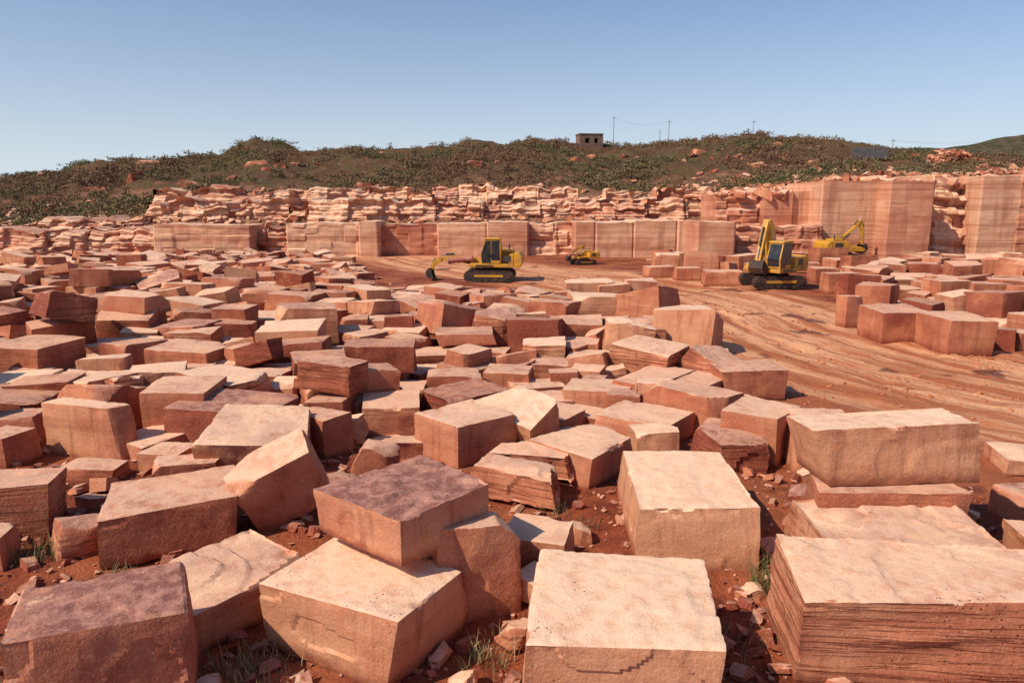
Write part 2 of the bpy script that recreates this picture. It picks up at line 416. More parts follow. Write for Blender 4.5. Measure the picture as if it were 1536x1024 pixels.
# ------------------------------------------------------------------ quarry faces
# a sawn face is ONE continuous relief sheet: flat cut bays with square offsets, saw joints, and bedding ledges where broken
def cut_face(uL, uR, vt, vb, Y, depth, tone, bay, step, ragged, seed, rough=0.0):
    r = np.random.RandomState(seed)
    x0, zt = at_y(uL, vt, Y); x1, _ = at_y(uR, vt, Y); zb = -.5 if vb > 365 else at_y(uL, vb, Y)[1]
    W, H = x1 - x0, zt - zb
    nx, nz, nyy = max(6, int(W/.14)), max(6, int(H/.12)), 8
    P, F = cube_grid(nx, nyy, nz)
    t = (P + 1)/2
    X = x0 + t[:,0]*W; Z = zb + t[:,2]*H; D = t[:,1]*depth
    front = np.clip(1 - t[:,1]*nyy*.5, 0, 1)
    nb = max(1, round(W/bay)); ed = np.concatenate([[0], np.cumsum(r.rand(nb)*1.0+.5)]); ed = ed/ed[-1]*W
    bi = np.clip(np.searchsorted(ed, t[:,0]*W, side='right')-1, 0, nb-1)
    offs = r.uniform(-step, step, nb); tops = r.uniform(-ragged, ragged*.6, nb); tn = r.uniform(-.2, .2, nb)
    rel = offs[bi]
    sm = 1 if rough < .2 else 0
    zz = Z + .10*vn(X*.35, X*0, 0, seed+1)
    lv = vn(zz*(.6 if sm else 2.0), bi*7.3*(1-sm), 0, seed+2); lay = np.sign(lv)*np.abs(lv)**.35
    hz_ = np.clip(zz - zb, 0, None)
    ledge = np.floor(hz_*(1.6 + .4*rough)) / (1.6 + .4*rough)
    crs = _h(np.floor(hz_*1.6).astype(np.int64)+9000, np.floor(X/ (1.1+.5*rough)).astype(np.int64)+9000, np.zeros(len(X), dtype=np.int64), seed+8)
    rel = rel + lay*(.008 if sm else .10) + rough*(crs*.55 + fbm(X*.8, zz*1.2, 0, 3, seed+3)*.8) + fbm(X*.5, Z*.5, 0, 3, seed+4)*(.03 if sm else .12) + fbm(X*3, Z*4, 0, 3, seed+6)*(.015 if sm else .08)
    dist = np.min(np.abs((t[:,0]*W)[:,None] - ed[None,:]), axis=1)
    rel = rel + .12*(dist < .075)
    topk = t[:,2]**3
    Z = Z + topk*(tops[bi] + (fbm(X*.9, X*0, 0, 3, seed+5))*(.12+.8*rough))
    Yv = Y + D + front*(rel + (.02+1.4*rough)*(ledge/max(H,.1))**1.3)
    V = np.stack([X, Yv, Z], 1)
    return V, F, tone + tn[bi] + .12*lay + .25*rough*crs
faces = [
 (-420,-120,345,385,68,4,.35,4,.3,.5,.6), (-120,60,348,385,67,4,.35,4,.3,.5,.6), (58,228,343,382,68,4,.35,5,.4,.5,.6),
 (226,374,335,380,66,4,.2,9,.12,.15,.12),(372,430,342,376,67.5,4,.5,2,.4,.4,.6),(428,540,336,378,67,4,.15,6,.2,.2,.14),
 (537,567,333,380,66.3,4,.0,6,.1,.1,.0), (563,658,335,382,68,4,.6,5,.3,.2,.16), (655,793,333,382,67,4,.05,4.5,.2,.2,.05),
 (790,868,338,384,67.5,4,.25,3,.3,.4,.35), (862,1058,332,392,65,6,.1,2.8,.12,.2,.03),
 (1046,1105,334,393,57,5,.4,9,.05,.1,.02), (1104,1160,338,392,60,6,.6,2.2,.5,.4,.35),(1158,1236,335,392,62,5,.6,2,.6,.4,.35),
 (1074,1150,291,345,66,5,.3,1.8,.5,.4,.35),(1146,1193,289,345,65,6,.4,9,.1,.2,.03),(1190,1232,287,345,65.4,6,.25,9,.1,.2,.03),
 (1234,1340,273,398,63,8,.0,5,.12,.15,.02),(1336,1405,270,398,61.0,10,.35,3,.2,.2,.03),(1402,1478,266,398,64,7,.15,2,.6,.6,.7),
 (1474,1542,262,398,62.5,8,.1,5,.12,.2,.03),(1538,1660,262,398,62,8,.25,4,.3,.4,.15),(1658,1900,265,398,61,8,.3,5,.5,.4,.3),
]
for i, (uL,uR,vt,vb,Y,dp,tn,bay,stp,rg,ro) in enumerate(faces):
    V, F, T = cut_face(uL,uR,vt,vb,Y,dp,tn,bay,stp,rg,500+i*13,ro)
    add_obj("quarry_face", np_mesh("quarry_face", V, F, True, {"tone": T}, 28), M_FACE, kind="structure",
            label="broken stratified pink sandstone quarry face" if ro > .3 else "flat pale sawn sandstone quarry face with saw joints", category="quarry face")
benches = [
 (60,217,322,350,74),(213,432,304,342,75),(428,652,302,342,74),(648,867,302,342,75),(863,1074,303,342,74.3),
 (223,432,289,322,82),(428,652,283,318,84),(648,867,278,316,84.5),(863,1074,288,322,82),
]
for i, (uL,uR,vt,vb,Y) in enumerate(benches):
    V, F, T = cut_face(uL,uR,vt,vb,Y,4,.2 if i % 4 else .4,3.2,.6,.7,900+i*17,.75)
    add_obj("rock_bench", np_mesh("rock_bench", V, F, True, {"tone": T}, 28), M_FACE, kind="structure", label="broken ledge of pale pink sandstone strata on the terrace", category="rock ledge")

# rubble scatter -------------------------------------------------------
TEMPL = []
for i in range(24):
    TEMPL.append(block_geo(1, .8, .6, 900+i, .5 if i % 2 else .34, .5, 1.0, 0, 3, .22, 0, .8))
def scatter(acc, X, Y, Z, S, r, tone=(.1,.8), sink=.25):
    for x, y, z, s in zip(X, Y, Z, S):
        V, F = TEMPL[r.randint(len(TEMPL))]
        sc = np.array([s*r.uniform(.7,1.4), s*r.uniform(.7,1.2), s*r.uniform(.5,1.1)])
        V2 = ((V - [0,0,.3]) * sc) @ rotm(r.uniform(-.5,.5), r.uniform(-.5,.5), r.uniform(0,6.3)).T
        acc.add(V2 + np.array([x, y, z + s*(.3-sink)]), F, r.uniform(*tone))
r = np.random.RandomState(77)
acc = Acc()
N = 4600
U = r.uniform(-150, 1700, N); vv = 336 - 54 * r.rand(N)
Yh = 72.5 + (336 - vv) / 44 * 18 + r.uniform(-1.0, 1.5, N)
Xh = (U - 768) / FPX * Yh * 1.0 / 1.03
den = fbm(Xh/6, Yh/3, 0, 3, 60) > -.1
Xh, Yh = Xh[den], Yh[den]
scatter(acc, Xh, Yh, hill_z(Xh, Yh) + .15, .15 + .9 * r.rand(len(Xh))**3, r, (.0, .7))
N = 1500
Yh = r.uniform(90, 150, N); Xh = r.uniform(-.85, .85, N) * Yh
den = fbm(Xh/11, Yh/8, 0, 3, 66) > .14
Xh, Yh = Xh[den], Yh[den]
scatter(acc, Xh, Yh, hill_z(Xh, Yh), .2 + .8 * r.rand(len(Xh))**2.6, r, (.5, .95))
N = 260
cx = kof(1430, 238) * 112
Xh = cx + r.randn(N) * 2.2; Yh = 112 + r.randn(N) * 1.2
scatter(acc, Xh, Yh, hill_z(Xh, Yh) + np.clip(1.0 - np.abs(Xh-cx)/5, 0, 1) * r.rand(N) * 1.1, .3 + .6*r.rand(N), r, (.5, .8))
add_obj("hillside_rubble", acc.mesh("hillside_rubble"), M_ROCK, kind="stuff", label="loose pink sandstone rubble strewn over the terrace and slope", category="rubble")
acc = Acc()
for i in range(34):
    Y = r.uniform(92, 128); x = r.uniform(-.6, .75)*Y
    w = r.uniform(1.5, 3.5); V, F = block_geo(w, r.uniform(1.5,3), r.uniform(.8,1.3), int(r.randint(1e6)), .35, 1, 2.5, 1.5, 5, .2, 0, .8)
    V = V @ rotm(r.uniform(-.15,.15), r.uniform(-.2,.2), r.uniform(-.4,.4)).T + np.array([x, Y, hz1(x, Y)-.7])
    acc.add(V, F, r.uniform(.6, 1.0))
add_obj("rock_outcrop", acc.mesh("rock_outcrop"), M_FACE, kind="structure", label="weathered bedrock ribs showing through hillside scrub", category="rock outcrop")

acc = Acc()
N = 240
U = r.uniform(1060, 1700, N); Yh = r.uniform(65, 73, N); Xh = (U-768)/FPX*Yh/1.02
scatter(acc, Xh, Yh, np.array([at_y(u, 290 if u < 1235 else 269, 66)[1] for u in U]) - .1, .3 + 1.2*r.rand(N)**2.4, r, (.1, .5), .3)
add_obj("rim_rubble", acc.mesh("rim_rubble"), M_ROCK, kind="stuff", label="rubble lying along the rim of the quarry face", category="rubble")

# ------------------------------------------------------------------ block fitting
def box_px(P, z0):
    x, y, w, d, h = P[0], P[1], math.exp(P[2]), math.exp(P[3]), math.exp(P[4]); yaw = P[5]
    c, s = math.cos(yaw), math.sin(yaw)
    pts = []
    for a, b in ((-1,-1),(1,-1),(1,1),(-1,1)):
        lx, ly = a*w/2, b*d/2
        pts.append((x + c*lx - s*ly, y + s*lx + c*ly))
    tp = [proj(px, py, z0+h) for px, py in pts]; bt = [proj(px, py, z0) for px, py in pts]
    nc = 0 if yaw > 0 else 1
    return [min(p[0] for p in tp+bt), max(p[0] for p in tp+bt), min(p[1] for p in tp), tp[nc][1], bt[nc][1], (tp[nc][0]+bt[nc][0])/2]
def fit(uL, uR, vb, vtf, vbot, yaw, z0, uc=None):
    yaw0 = math.radians(yaw)
    x, y = at_z((uL+uR)/2, vbot, z0)
    w0 = (uR-uL)/FPX*y; P = np.array([x, y + w0*.4, math.log(w0*.75), math.log(w0*.6), math.log(max(.3, (vbot-vtf)/FPX*y)), yaw0])
    def res(P):
        b = box_px(P, z0)
        e = [b[0]-uL, b[1]-uR, (b[2]-vb)*.8, b[3]-vtf, b[4]-vbot, ((b[5]-uc) if uc is not None else 0.0), 7*(P[2]-P[3]-.25), (25 if uc is not None else 300)*(P[5]-yaw0)]
        return np.array(e)
    lam = 1.0; e = res(P)
    for it in range(60):
        J = np.zeros((8,6))
        for i in range(6):
            q = P.copy(); q[i] += 1e-5; J[:, i] = (res(q) - e) / 1e-5
        A = J.T@J
        dP = -np.linalg.solve(A + lam*np.diag(np.diag(A)+1), J.T@e)
        dP = np.clip(dP, -.4, .4); q = P + dP; q[2:5] = np.clip(q[2:5], math.log(.22), math.log(4.4))
        e2 = res(q)
        if (e2@e2) < (e@e): P, e = q, e2; lam = max(lam*.4, 1e-6)
        else: lam *= 3
    return P[0], P[1], math.exp(P[2]), math.exp(P[3]), math.exp(P[4]), P[5]

EX = [
 (777,1077,815,966,1110,-8,0,dict(t=.05,s=.15,p=.0,fl=.3,l="large pale peach squared sandstone block on red mud")),
 (1153,1660,800,905,1046,-4,0,dict(t=.3,s=.85,p=.05,fl=.8,st=1.7,l="long strongly banded sandstone block with bedding grooves")),
 (1183,1522,737,826,930,-4,0,dict(t=.25,s=.8,p=.3,fl=1.4,st=1.0,l="low flaking sandstone slab with rough top")),
 (1198,1456,705,742,850,-3,0,dict(t=.5,s=.6,p=.4,l="sandstone block carrying a larger pale block")),
 (1186,1473,618,646,730,4,1.05,dict(t=.05,s=.25,p=.0,st=.2,sk=.08,l="long pale sandstone block resting on top of other blocks",fl=.5)),
 (925,1145,668,768,858,-3,0,dict(t=.08,s=.2,p=.05,fl=.4,sk=.05,l="squared pale sandstone block with pitted front corner")),
 (380,700,803,915,1034,-27,0,dict(c=584,t=.1,s=.2,p=.0,l="big pale orange sandstone block supporting another block")),
 (473,750,697,783,860,33,.92,dict(c=602,t=.25,s=.1,p=2.0,fl=1.1,l="sandstone block with flaking purple crust lying on another block")),
 (640,782,760,796,945,16,0,dict(c=668,t=.45,s=.3,p=.1,l="tall sandstone block leaning behind a stack",rx=-4)),
 (752,862,762,806,885,-18,0,dict(t=.3,s=.4,p=.2,l="sandstone block leaning among rubble",rx=5)),
 (-70,296,825,950,1115,24,0,dict(c=70,t=.45,s=.25,p=1.2,fl=1.0,l="sandstone block with dark pitted purple top")),
 (196,475,798,900,972,24,0,dict(c=297,t=.35,s=.5,p=.25,fl=1.0,l="low reddish sandstone slab with streaked side")),
 (108,357,700,778,852,21,0,dict(c=196,t=.6,s=.4,p=.0,l="reddish brown sandstone block with pale top")),
 (-60,110,690,735,818,14,0,dict(t=.55,s=.9,p=.2)),
 (-60,36,770,802,860,8,0,dict(t=.3)),
 (372,515,676,712,808,20,0,dict(t=.35,s=.1,p=.1,ry=-24,rx=14,cuts=2,l="tilted wedge shaped sandstone block leaning on others")),
 (295,472,612,660,724,8,0,dict(t=.2,s=.1,p=.3,rx=9,ry=3,fl=.2,l="pink grey sandstone block tipped towards the front")),
 (65,212,577,613,694,-12,0,dict(c=190,t=.3,s=.5,p=.05,ry=-4,l="upright squared sandstone block with pale side")),
 (207,342,560,592,664,6,0,dict(t=.4,s=.3)),
 (-50,60,626,656,704,-12,0,dict(t=.4)), (-30,88,600,622,680,10,0,dict(t=.6,s=.5)),
 (5,132,558,580,612,12,.35,dict(t=.65,s=.7,p=.3)),
 (204,300,660,684,716,-8,0,dict(t=.3,s=.5)), (222,340,676,700,740,14,0,dict(t=.35,s=.5)),
 (620,780,596,630,708,42,0,dict(c=692,t=.3,s=.25,p=.1,l="nearly cubic pink sandstone block with streaked sides")),
 (735,884,582,620,655,-32,0,dict(c=840,t=.4,s=.6,cuts=2)),
 (788,963,632,686,740,-32,0,dict(c=884,t=.35,s=.3,p=.1)),
 (675,862,687,728,776,-25,0,dict(t=.45,rock=1,s=.9,l="rough broken sandstone boulder with a red fractured face")),
 (742,892,655,692,732,-20,.1,dict(t=.5,rock=1,s=.9)),
 (887,1045,597,632,672,-22,0,dict(c=1000,t=.3,s=.4)),
 (1027,1157,617,665,718,10,0,dict(t=.8,rock=1,s=.8,l="pointed dark red broken sandstone boulder")),
 (1078,1205,588,622,704,-22,0,dict(c=1165,t=.4,s=.5)), (1168,1300,607,640,716,-6,0,dict(t=.3,s=.3)),
 (845,948,560,587,618,-12,0,dict(t=.3)), (917,1043,545,582,612,-30,0,dict(c=975,t=.45,s=.4)),
 (1000,1112,548,580,614,-28,0,dict(c=1055,t=.5,s=.5)), (1060,1185,541,558,602,5,0,dict(t=.6,s=.4)),
 (848,950,522,542,564,-16,0,dict(t=.3)), (950,1043,523,544,560,-10,0,dict(t=.3)), (1020,1096,518,534,552,-10,0,dict(t=.3)),
 (906,1001,477,502,532,5,0,dict(t=.45,s=.8,p=.6)), (960,1026,473,483,516,8,0,dict(t=.5)),
 (812,908,473,490,524,0,0,dict(t=.5,s=.6)), (832,900,503,520,542,-10,0,dict(t=.4)),
 (843,924,417,424,467,2,0,dict(t=.1,s=.2,p=0,l="tall pale squared sandstone block beside the haul track")), (890,947,421,426,468,8,0,dict(t=.2,p=0)), (930,988,413,420,466,6,0,dict(t=.25)),
 (758,850,564,578,598,10,0,dict(t=.3)), (792,873,529,546,572,-12,0,dict(t=.5,s=.9)),
 (724,802,540,557,588,-8,0,dict(t=.5)), (637,723,545,557,602,3,0,dict(t=.55,s=.4)),
 (542,628,575,602,658,6,0,dict(t=.45,s=.7)), (458,542,572,597,656,-6,0,dict(t=.65,s=.4)),
 (437,548,522,552,594,-22,.85,dict(c=522,t=.65,s=.9,ry=4,l="dark red sandstone block perched on other blocks")),
 (515,626,508,520,562,4,.55,dict(t=.85,s=.2)), (540,640,560,575,615,4,0,dict(t=.45,s=.4)),
 (360,442,545,562,600,-4,0,dict(t=.35,s=.8)), (378,488,477,498,543,8,.2,dict(t=.0,s=.2,p=0,l="pale cream sandstone block standing proud of the heap")),
 (235,338,510,535,560,0,0,dict(t=.35,rock=1)), (112,236,506,518,546,10,0,dict(t=.3)), (15,102,487,515,542,20,0,dict(t=.8,rock=1,l="dark rough sandstone boulder")),
 (315,391,455,465,504,-4,.2,dict(t=.6,s=.3)), (175,258,470,495,512,15,0,dict(t=.3,rock=1)),
 (487,562,482,500,526,-12,0,dict(t=.5)), (545,614,468,482,506,0,0,dict(t=.35)), (583,640,430,455,472,30,0,dict(t=.4,rock=1)),
 (610,690,512,528,552,10,0,dict(t=.45,s=.9)), (655,742,490,504,520,6,.45,dict(t=.5,p=.5)), (690,765,512,522,548,-6,0,dict(t=.4)),
 (335,410,500,512,540,10,0,dict(t=.1)), (150,240,548,562,592,-6,0,dict(t=.2)), (0,95,540,552,590,6,0,dict(t=.5)), (60,150,590,604,640,-8,0,dict(t=.5)), (240,330,540,556,590,6,0,dict(t=.45)), (330,400,586,600,640,12,0,dict(t=.45,s=.5)),
 (1285,1402,453,467,514,4,0,dict(t=.6,s=.5)), (1370,1501,458,480,533,-3,0,dict(t=.45,s=.2,l="large squared pink sandstone block beside the haul track")),
 (1252,1300,437,446,492,8,0,dict(t=.45)), (1378,1458,414,422,450,10,.5,dict(t=.35)), (1498,1580,483,493,522,6,0,dict(t=.45)),
 (1448,1532,440,452,476,-8,0,dict(t=.4)), (1467,1550,418,428,446,4,0,dict(t=.4)), (1228,1292,403,410,440,0,0,dict(t=.45)),
 (1380,1440,440,452,470,-6,0,dict(t=.5)),(1310,1390,428,436,458,6,0,dict(t=.45)),
 (1290,1345,400,408,428,5,0,dict(t=.5)),(1345,1400,403,410,428,-5,0,dict(t=.6)),(1210,1262,398,404,424,0,0,dict(t=.5)),
 (1010,1050,398,404,422,0,0,dict(t=.45)),(1050,1115,402,408,430,-5,0,dict(t=.5)),(965,1012,396,402,418,5,0,dict(t=.4)),
 (1470,1600,655,690,712,-10,0,dict(t=.25,fl=1)), (1480,1640,712,745,790,8,0,dict(t=.55,s=.5)), (1500,1640,770,800,850,-5,0,dict(t=.4)),
 (470,620,672,690,712,8,-.25,dict(t=.3,fl=1.5)), (80,200,686,704,730,-5,0,dict(t=.5,s=.6)),
]
LBL = {0: "pale peach cut sandstone block lying on red earth", 1: "pink cut sandstone block among other quarried blocks", 2: "dark red sandstone block heaped with other quarried blocks"}
placed = []
def stone(x, y, z0, w, d, h, yaw, o, seed, rx=0, ry=0):
    rock = o.get('rock', 0)
    dist = math.hypot(x, y)
    res = min(.32, max(.036, dist * .0048))
    V, F = block_geo(w, d, h, seed, res, o.get('chip', 1.2 + .6*rock), o.get('ro', 1.1 + 1.3*rock), o.get('st', .5 if o.get('s', .3) > .75 else 0), o.get('cuts', 5 if rock else (2 if seed % 3 == 0 else 0)), o.get('sk', .13 if rock else .055), o.get('fl', .3 if seed % 2 else 0), .78 if rock else .94)
    R = rotm(math.radians(rx), math.radians(ry), 0)
    V = V @ R.T; V[:,2] -= V[:,2].min()
    if rx or ry: V[:,2] -= .06 * h
    nm = "boulder" if rock else "stone_block"
    me = np_mesh(nm, V, F, True, None, 24)
    t = o.get('t', .4)
    lab = o.get('l') or ("rough broken sandstone boulder among cut blocks" if rock else LBL[0 if t < .28 else (1 if t < .52 else 2)])
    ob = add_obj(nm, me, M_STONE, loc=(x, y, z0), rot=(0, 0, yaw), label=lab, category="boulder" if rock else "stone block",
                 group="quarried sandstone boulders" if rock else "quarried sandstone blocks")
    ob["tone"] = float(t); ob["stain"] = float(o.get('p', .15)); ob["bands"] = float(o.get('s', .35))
    return ob
count = 0
foot = []
for i, e in enumerate(EX):
    uL,uR,vb,vtf,vbot,yaw,z0,o = e
    zz0 = z0
    x, y, w, d, h, yw = fit(uL,uR,vb,vtf,vbot,yaw,zz0,o.get('c'))
    if z0 <= 0: z0 = z0 + gz1(x, y) - .05
    stone(x, y, z0, w, d, h, yw, o, 100+i*7, o.get('rx',0), o.get('ry',0))
    if zz0 < .3: placed.append((x, y, w, d)); foot.append((x, y, w, d, yw))
    count += 1

xb = lambda Y: np.interp(Y, [12,14,22,30,34,37,41,45,50,60,66], [4.6,5.0,6.0,6.0,5.0,2.2,-3.0,-8,-10.5,-14,-17])
def right_ok(x, y):
    if 24 <= y <= 58 and x > np.interp(y, [24,27,35,45,50,60], [14.5,14.6,16.6,20.5,22,24]): return True
    return 51 <= y <= 60 and x > np.interp(y, [47,60], [12,10.5])
keep_out = [(-1.3,45.5,4.3),(-6,44.5,3.4),(-1.5,42,3.2),(-5,42,2.6),(5.6,56,2.6),(15.2,41,3.2),(28,60,4.2),(27,56,3.0),(3.9,31.4,1.3),(5,34.5,3.0)]
r = np.random.RandomState(2024)
cells = {}
def cellput(x, y, R): cells.setdefault((int(x//3), int(y//3)), []).append((x, y, R))
for x, y, w, d in placed: cellput(x, y, .43*(w+d)/2)
def freeat(x, y, R):
    cx, cy = int(x//3), int(y//3)
    for a in range(cx-2, cx+3):
        for b in range(cy-2, cy+3):
            for (px, py, pr) in cells.get((a,b), ()):
                if (px-x)**2 + (py-y)**2 < (pr+R)**2: return False
    return True
fill = []
for phase, (smin, smax, tries) in enumerate([(1.6,2.2,1000),(1.1,1.6,4500),(.6,1.1,6500)]):
    for t in range(tries):
        y = 13.5 + 45.5 * r.rand()**.9
        x = r.uniform(-.82*y - 2, .9*y)
        ro = right_ok(x, y)
        if not ((x < xb(y)) or (ro and phase < 2)): continue
        if ro and x > xb(y) and r.rand() < .35: continue
        w = r.uniform(smin, smax); d = w * r.uniform(.6, .95)
        R = .44*(w+d)/2
        if any((x-a)**2+(y-b)**2 < (c+R*.6)**2 for a,b,c in keep_out): continue
        if not freeat(x, y, R): continue
        cellput(x, y, R); h = r.uniform(.48, .78) * w if r.rand() < .72 else r.uniform(.2,.32)*w
        if y < 20: h = min(h, .9)
        if y > 40 and x < xb(y): h *= .58
        if 33 < y < 46 and -10 < x < 4: h = min(h, .45)
        fill.append((x, y, 0.0, w, d, h, phase))
base = list(fill)
for (x, y, z, w, d, h, ph) in base:
    far_left = x < -.5*y and y > 22
    if r.rand() < (.35 if far_left else .18) and w > .9 and 16 < y < (50 if far_left else 36) and x < xb(y):
        w2 = w*r.uniform(.65,1.05); fill.append((x + r.uniform(-.3,.3), y + r.uniform(-.3,.3), h*.95, w2, w2*r.uniform(.55,.9), w2*r.uniform(.3,.55), 3))
def inside_any(x, y, mgn):
    for (a, b, w, d, yw) in foot:
        c, s = math.cos(-yw), math.sin(-yw); dx, dy = x-a, y-b; lx, ly = c*dx - s*dy, s*dx + c*dy
        if abs(lx) < w/2 + mgn and abs(ly) < d/2 + mgn: return True
    return False
gap = []
for smin, smax, mx_ in ((.5,.9,20),(.2,.42,62)):
    for t in range(2600):
        y = r.uniform(5.6, 15.5); x = r.uniform(-.85*y-1, min(.9*y+1, 9 if y < 10 else 5.5))
        w = r.uniform(smin, smax)
        if len(gap) >= mx_: break
        if smin > .4 and y < 8.0: continue
        if inside_any(x, y, w*.3) or any((x-a)**2+(y-b)**2 < (.42*(w+c))**2 for a,b,c in gap): continue
        gap.append((x, y, w))
for (x, y, w) in gap: fill.append((x, y, 0, w, w*.8, w*r.uniform(.35,.7), 9))
fill.sort(key=lambda b: -(b[3]/math.hypot(b[0], b[1])) if abs(b[0]) < .76*b[1] else 1)
nind = 297 - count
acc = Acc()
for i, (x, y, z, w, d, h, ph) in enumerate(fill):
    yaw = r.choice([0, 0, .2, -.25, .6, -.6, .9]) + r.uniform(-.2,.2)
    rx, ry = (r.uniform(-4,4), r.uniform(-4,4)) if r.rand() < .75 or x > xb(y) else (r.uniform(-16,16), r.uniform(-16,16))
    t = float(np.clip(r.normal(.42, .30), .0, 1.0)); rock = 1 if ((r.rand() < .11 and x < xb(y)) or (ph == 9 and r.rand() < .75)) else 0
    o = dict(t=t, s=float(r.choice([.1,.2,.4,.6,.95])), p=float(r.choice([.0,.1,.2,.7])), rock=rock)
    if ph == 9: rx, ry = r.uniform(-22,22), r.uniform(-22,22)
    z0 = z + gz1(x, y) - .04
    if i < nind:
        stone(x, y, z0, w, d, h, yaw, o, 3000+i*3, rx, ry)
    else:
        V, F = block_geo(w, d, h, 9000+i, .35, 1, 1.0, 0, 4 if rock else r.randint(0,2), .12 if rock else .06, 0, .85)
        V = V @ rotm(math.radians(rx), math.radians(ry), yaw).T; V[:,2] -= V[:,2].min()
        acc.add(V + np.array([x, y, z0]), F, t)
for i in range(700):
    y = r.uniform(44, 65); x = r.uniform(-.8*y, xb(y) - .5)
    if any((x-a)**2+(y-b)**2 < c*c for a,b,c in keep_out): continue
    w = r.uniform(.5, 1.5); V, F = block_geo(w, w*.8, w*r.uniform(.25,.5), 20000+i, .4, 1, 1, 0, 2, .12, 0, .85)
    V = V @ rotm(r.uniform(-.25,.25), r.uniform(-.25,.25), r.uniform(0,3)).T; V[:,2] -= V[:,2].min()
    acc.add(V + np.array([x, y, gz1(x,y)-.05]), F, r.uniform(.1,.8))
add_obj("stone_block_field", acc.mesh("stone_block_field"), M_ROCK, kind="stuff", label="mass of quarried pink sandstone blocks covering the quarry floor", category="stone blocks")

# ground rubble among blocks -------------------------------------------
acc = Acc(); r = np.random.RandomState(31)
N = 7500
y = 5 + 20 * r.rand(N)**1.3; x = r.uniform(-.85, .85, N) * (y + 1.5)
mk = (x < np.array([xb(v) for v in y]) + .8) | (y < 12.5) & (x < 1.2*y)
x, y = x[mk], y[mk]
scatter(acc, x, y, ground_z(x, y), .018 + .22 * r.rand(len(x))**5 + .012*y*.2, r, (.4,1.3), .15)
N = 2200
y = r.uniform(20, 60, N); x = r.uniform(-.85, .85, N) * y
mk = np.array([(a < xb(b) + 1.0) for a, b in zip(x, y)])
x, y = x[mk], y[mk]
scatter(acc, x, y, ground_z(x, y), .12 + .45 * r.rand(len(x))**2, r, (.1,.9), .15)
add_obj("ground_rubble", acc.mesh("ground_rubble"), M_ROCK, kind="stuff", label="chips and rubble of sandstone littering the red mud", category="rubble")
acc = Acc()
N = 3200
y = r.uniform(13, 50, N); x = r.rand(N)*.8 * y
s_, l_ = road_coords(x, y); mk = (np.abs(l_) < 6.5) & (fbm(x/2, y/2, 0, 2, 88) > 0)
x, y = x[mk], y[mk]
scatter(acc, x, y, ground_z(x, y), .03 + .11*r.rand(len(x))**2, r, (.6,1.0), .15)
add_obj("mud_clods", acc.mesh("mud_clods"), simple("mud_clod", (.42,.14,.055), .95, 0, .6, (.56,.25,.13), 3), kind="stuff", label="clods of orange red mud thrown up along the haul track", category="mud clods")

# ------------------------------------------------------------------ shrubs and grass
def bush(seed, n=80, leaf=.11, flat=.8):
    r = np.random.RandomState(seed)
    cl = r.randn(6, 3) * [.45,.45,.14] + [0,0,.32*flat+.1]
    c = cl[r.randint(6, size=n)] + r.randn(n, 3) * [.24,.24,.14]
    c[:,2] = np.abs(c[:,2])
    a = r.randn(n,3); a /= np.linalg.norm(a,axis=1,keepdims=True); b = np.cross(a, r.randn(n,3)); b /= np.linalg.norm(b,axis=1,keepdims=True)
    s = leaf * r.uniform(.6,1.5,(n,1))
    V = np.stack([c-a*s, c-b*s*.6, c+a*s, c+b*s*.6], 1).reshape(-1,3)
    return V, np.arange(4*n).reshape(-1,4), np.repeat(r.uniform(-.15,.15,n),4)
BT = [bush(i) for i in range(14)]
acc = Acc(); r = np.random.RandomState(99)
N = 13000
Yb = 84 + 82 * r.rand(N); Xb = r.uniform(-.9, .9, N) * Yb
dn = fbm(Xb/9, Yb/8, 0, 4, 90); keep = dn > r.uniform(-.28, .22, N)
Xb, Yb = Xb[keep], Yb[keep]
Zb = hill_z(Xb, Yb)
g2 = fbm(Xb/14, Yb/10, 0, 3, 93)
for x, yy, z, g in zip(Xb, Yb, Zb, g2):
    V, F, tn = BT[r.randint(14)]
    s = .45 + .95*r.rand()**2
    k = x/yy
    t0 = np.clip(.66 + g*1.5 - (.12 if k > .2 else 0) + (.25 if -.12 < k < .18 else 0) + r.uniform(-.2,.2), 0, 1)
    acc.add((V * s) @ rotm(0,0,r.uniform(0, 6.3)).T + np.array([x, yy, z-.08]), F, t0 + tn)
for i in range(300):
    u = r.choice([r.uniform(-250, 130), r.uniform(20, 260)]); yy = r.uniform(76, 92); x = (u-768)/FPX*yy/1.02
    V, F, tn = BT[r.randint(14)]; s = r.uniform(.5, 1.3)
    acc.add((V*s) @ rotm(0,0,r.uniform(0,6.3)).T + np.array([x, yy, hz1(x,yy)]), F, r.uniform(.1,.8) + tn)
m = NT("shrub_leaves"); t = m.attr('tone')
c = m.mix(m.ramp(t, 0, .5), (.105, .105, .045), (.175, .135, .066)); c = m.mix(m.ramp(t, .45, 1.0), c, (.19, .105, .064))
m.link(c, m.b.inputs['Base Color']); m.b.inputs['Roughness'].default_value = .8; m.b.inputs['Specular IOR Level'].default_value = .1
add_obj("scrub", acc.mesh("scrub"), m.mat, kind="stuff", label="low olive and brown scrub bushes covering the hillside", category="bushes")

